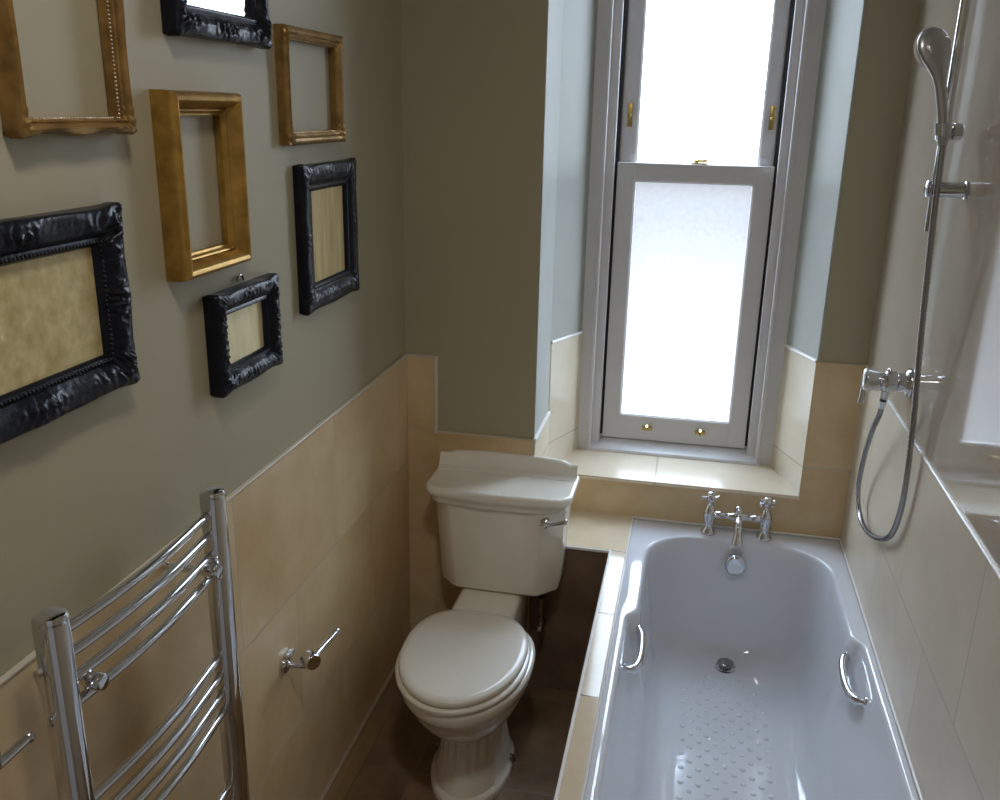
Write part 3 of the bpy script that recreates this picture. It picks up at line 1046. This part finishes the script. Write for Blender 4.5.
tb = thing('towel_rail', 'chrome wall rail at left photo edge, left of the towel radiator', 'towel rail', (.008, -2.3, 1.1))
bm = nb()
tube(bm, [(.062, -2.45, 1.103), (.062, -2.112, 1.103)], .007, 12)
ball(bm, (.062, -2.110, 1.103), .009, 12)
link('bar', bm, M['chrome'], tb)
for y in (-2.17, -2.42):
    bm = nb()
    lathe(bm, (.008, y, 1.165), (1, 0, 0), [(.020, 0), (.020, .006), (.011, .010), (.009, .03)], 20)
    tube(bm, spline([(.02, y, 1.165), (.055, y, 1.160), (.062, y, 1.135), (.062, y, 1.103)], 6), .0075, 12)
    link('bracket', bm, M['chrome'], tb)

# ------------------------------------------------------------------ shower
RX, RY = 1.385, -.785
base, tip = Vector((RX - .0085, RY - .034, 1.862)), Vector((1.317, RY - .034, 2.094))
dr = (tip - base).normalized()
face = Vector((-.45, .80, -.2))           # the way the spray face looks
face = (face - dr * face.dot(dr)).normalized()
sidev = dr.cross(face)
L = (tip - base).length
def hand_axis(q):
    return base + dr * (L * q) - face * (.012 * math.sin(PI * q))
rail = thing('shower_riser_rail', 'tall chrome shower riser rail on the right wall', 'shower rail', (RX, RY, 1.67))
bm = nb()
tube(bm, [(RX, RY, 1.677), (RX, RY, 2.42)], .0105, 18)
link('pole', bm, M['chrome'], rail)
for z in (1.768, 2.36):
    bm = nb()
    tube(bm, [(W_ - .002, RY - .01, z), (RX - .014, RY, z)], .017, 20)
    lathe(bm, (RX - .012, RY, z), (-1, 0, 0), [(.017, -.002), (.0185, 0), (.0185, .006), (.014, .009)], 20)
    lathe(bm, (W_ - .001, RY - .01, z), (-1, 0, 0), [(.020, 0), (.020, .003), (.017, .005)], 20)
    link('rail_bracket', bm, M['chrome'], rail)
bm = nb()
lathe(bm, (RX, RY, 1.868), (0, 0, 1), [(.014, 0), (.018, .004), (.018, .036), (.014, .040)], 20)
tube(bm, [(RX - .002, RY - .014, 1.889), (RX - .010, RY - .019, 1.889)], .009, 12)
lathe(bm, (RX + .014, RY, 1.889), (1, 0, 0), [(.014, 0), (.018, .003), (.018, .018), (.013, .022)], 20)
rg = []
for k in range(21):      # open spring clip round the handle
    a_ = math.radians(90 + 25 + 310 * k / 20)
    ca, sa = math.cos(a_), math.sin(a_)
    ring = []
    for q, t_ in ((.0128, .08), (.0165, .08), (.0165, .19), (.0128, .19)):
        c_ = hand_axis(t_)
        ring.append((c_.x + ca * q, c_.y + sa * q, c_.z))
    rg.append(ring)
loft(bm, rg)
link('slider', bm, M['chrome'], rail)
# handset: an oval head seen from the edge, tapering into the handle
hs = thing('shower_handset', 'chrome hand shower clipped to the riser rail slider', 'shower head', (RX - .0085, RY - .034, 1.862))
bm = nb()
rings = []
for q, hw, th in ((0, .010, .010), (.08, .011, .011), (.30, .011, .010), (.50, .013, .010), (.60, .018, .011), (.68, .028, .013), (.76, .037, .015), (.84, .041, .016), (.92, .036, .015), (.97, .024, .012), (1.0, .006, .005)):
    c = hand_axis(q)
    rings.append([c + sidev * hw * math.cos(2 * PI * k / 24) + face * th * math.sin(2 * PI * k / 24) for k in range(24)])
loft(bm, rings)
link('handle', bm, M['satin'], hs, True, 60)
bm = nb()
hc = base + dr * (L * .835) + face * (.009)
lathe(bm, hc, face, [(.036, -.004), (.038, .002), (.034, .006), (.010, .007)], 24)
link('spray_face', bm, M['trim_white'], hs)
hose = thing('shower_hose', 'ribbed chrome shower hose looping down from valve to handset', 'shower hose', (1.42, -.6, .79))
HP = [(RX - .008, RY - .034, 1.861), (RX - .006, RY - .035, 1.80), (RX - .002, RY - .034, 1.70), (1.392, -.81, 1.56), (1.402, -.80, 1.42), (1.416, -.79, 1.25), (1.424, -.785, 1.10), (1.427, -.768, .995), (1.427, -.715, .905), (1.425, -.60, .840),
      (1.424, -.455, .795), (1.422, -.345, .795), (1.416, -.300, .860), (1.404, -.375, .985), (1.394, -.475, 1.10), (1.390, -.550, 1.17), (1.389, -.5765, 1.219)]
bm = nb()
P = spline(HP, 26)
tube(bm, P, [.0068 + .0009 * (1 if i % 2 else -1) for i in range(len(P))], 12)
link('hose', bm, plain('hose_metal', (.38, .38, .40), .25, metal=1), hose, True, 80)
bm = nb()
tube(bm, [P[-14], P[-1]], [.0085, .0095], 14)
link('end_nut', bm, M['chrome'], hose)
VY, VZ = -.585, 1.272
vl = thing('shower_valve', 'chrome shower mixer valve with lever on the right wall', 'shower valve', (W_, VY, VZ))
bm = nb()
lathe(bm, (W_ - .001, VY, VZ), (-1, 0, 0), [(.038, 0), (.038, .004), (.033, .010), (.025, .013), (.024, .030), (.028, .034), (.028, .058), (.024, .062), (.0235, .070)], 28)
lathe(bm, (1.389, VY + .006, VZ - .022), (0, .1, -1), [(.013, 0), (.013, .012), (.011, .016), (.011, .026)], 18)
ball(bm, (1.392, VY - .006, VZ + .030), .008, 12)
link('valve_body', bm, M['chrome'], vl)
bm = nb()
lathe(bm, (W_ - .070, VY, VZ), (-1, 0, 0), [(.024, 0), (.027, .003), (.027, .024), (.030, .028), (.030, .040), (.026, .044), (.010, .046)], 28)
tube(bm, [(1.336, VY, VZ - .02), (1.333, VY - .006, VZ - .045), (1.331, VY - .008, VZ - .060)], [.008, .0065, .007], 12)
link('control_lever', bm, M['chrome'], vl)
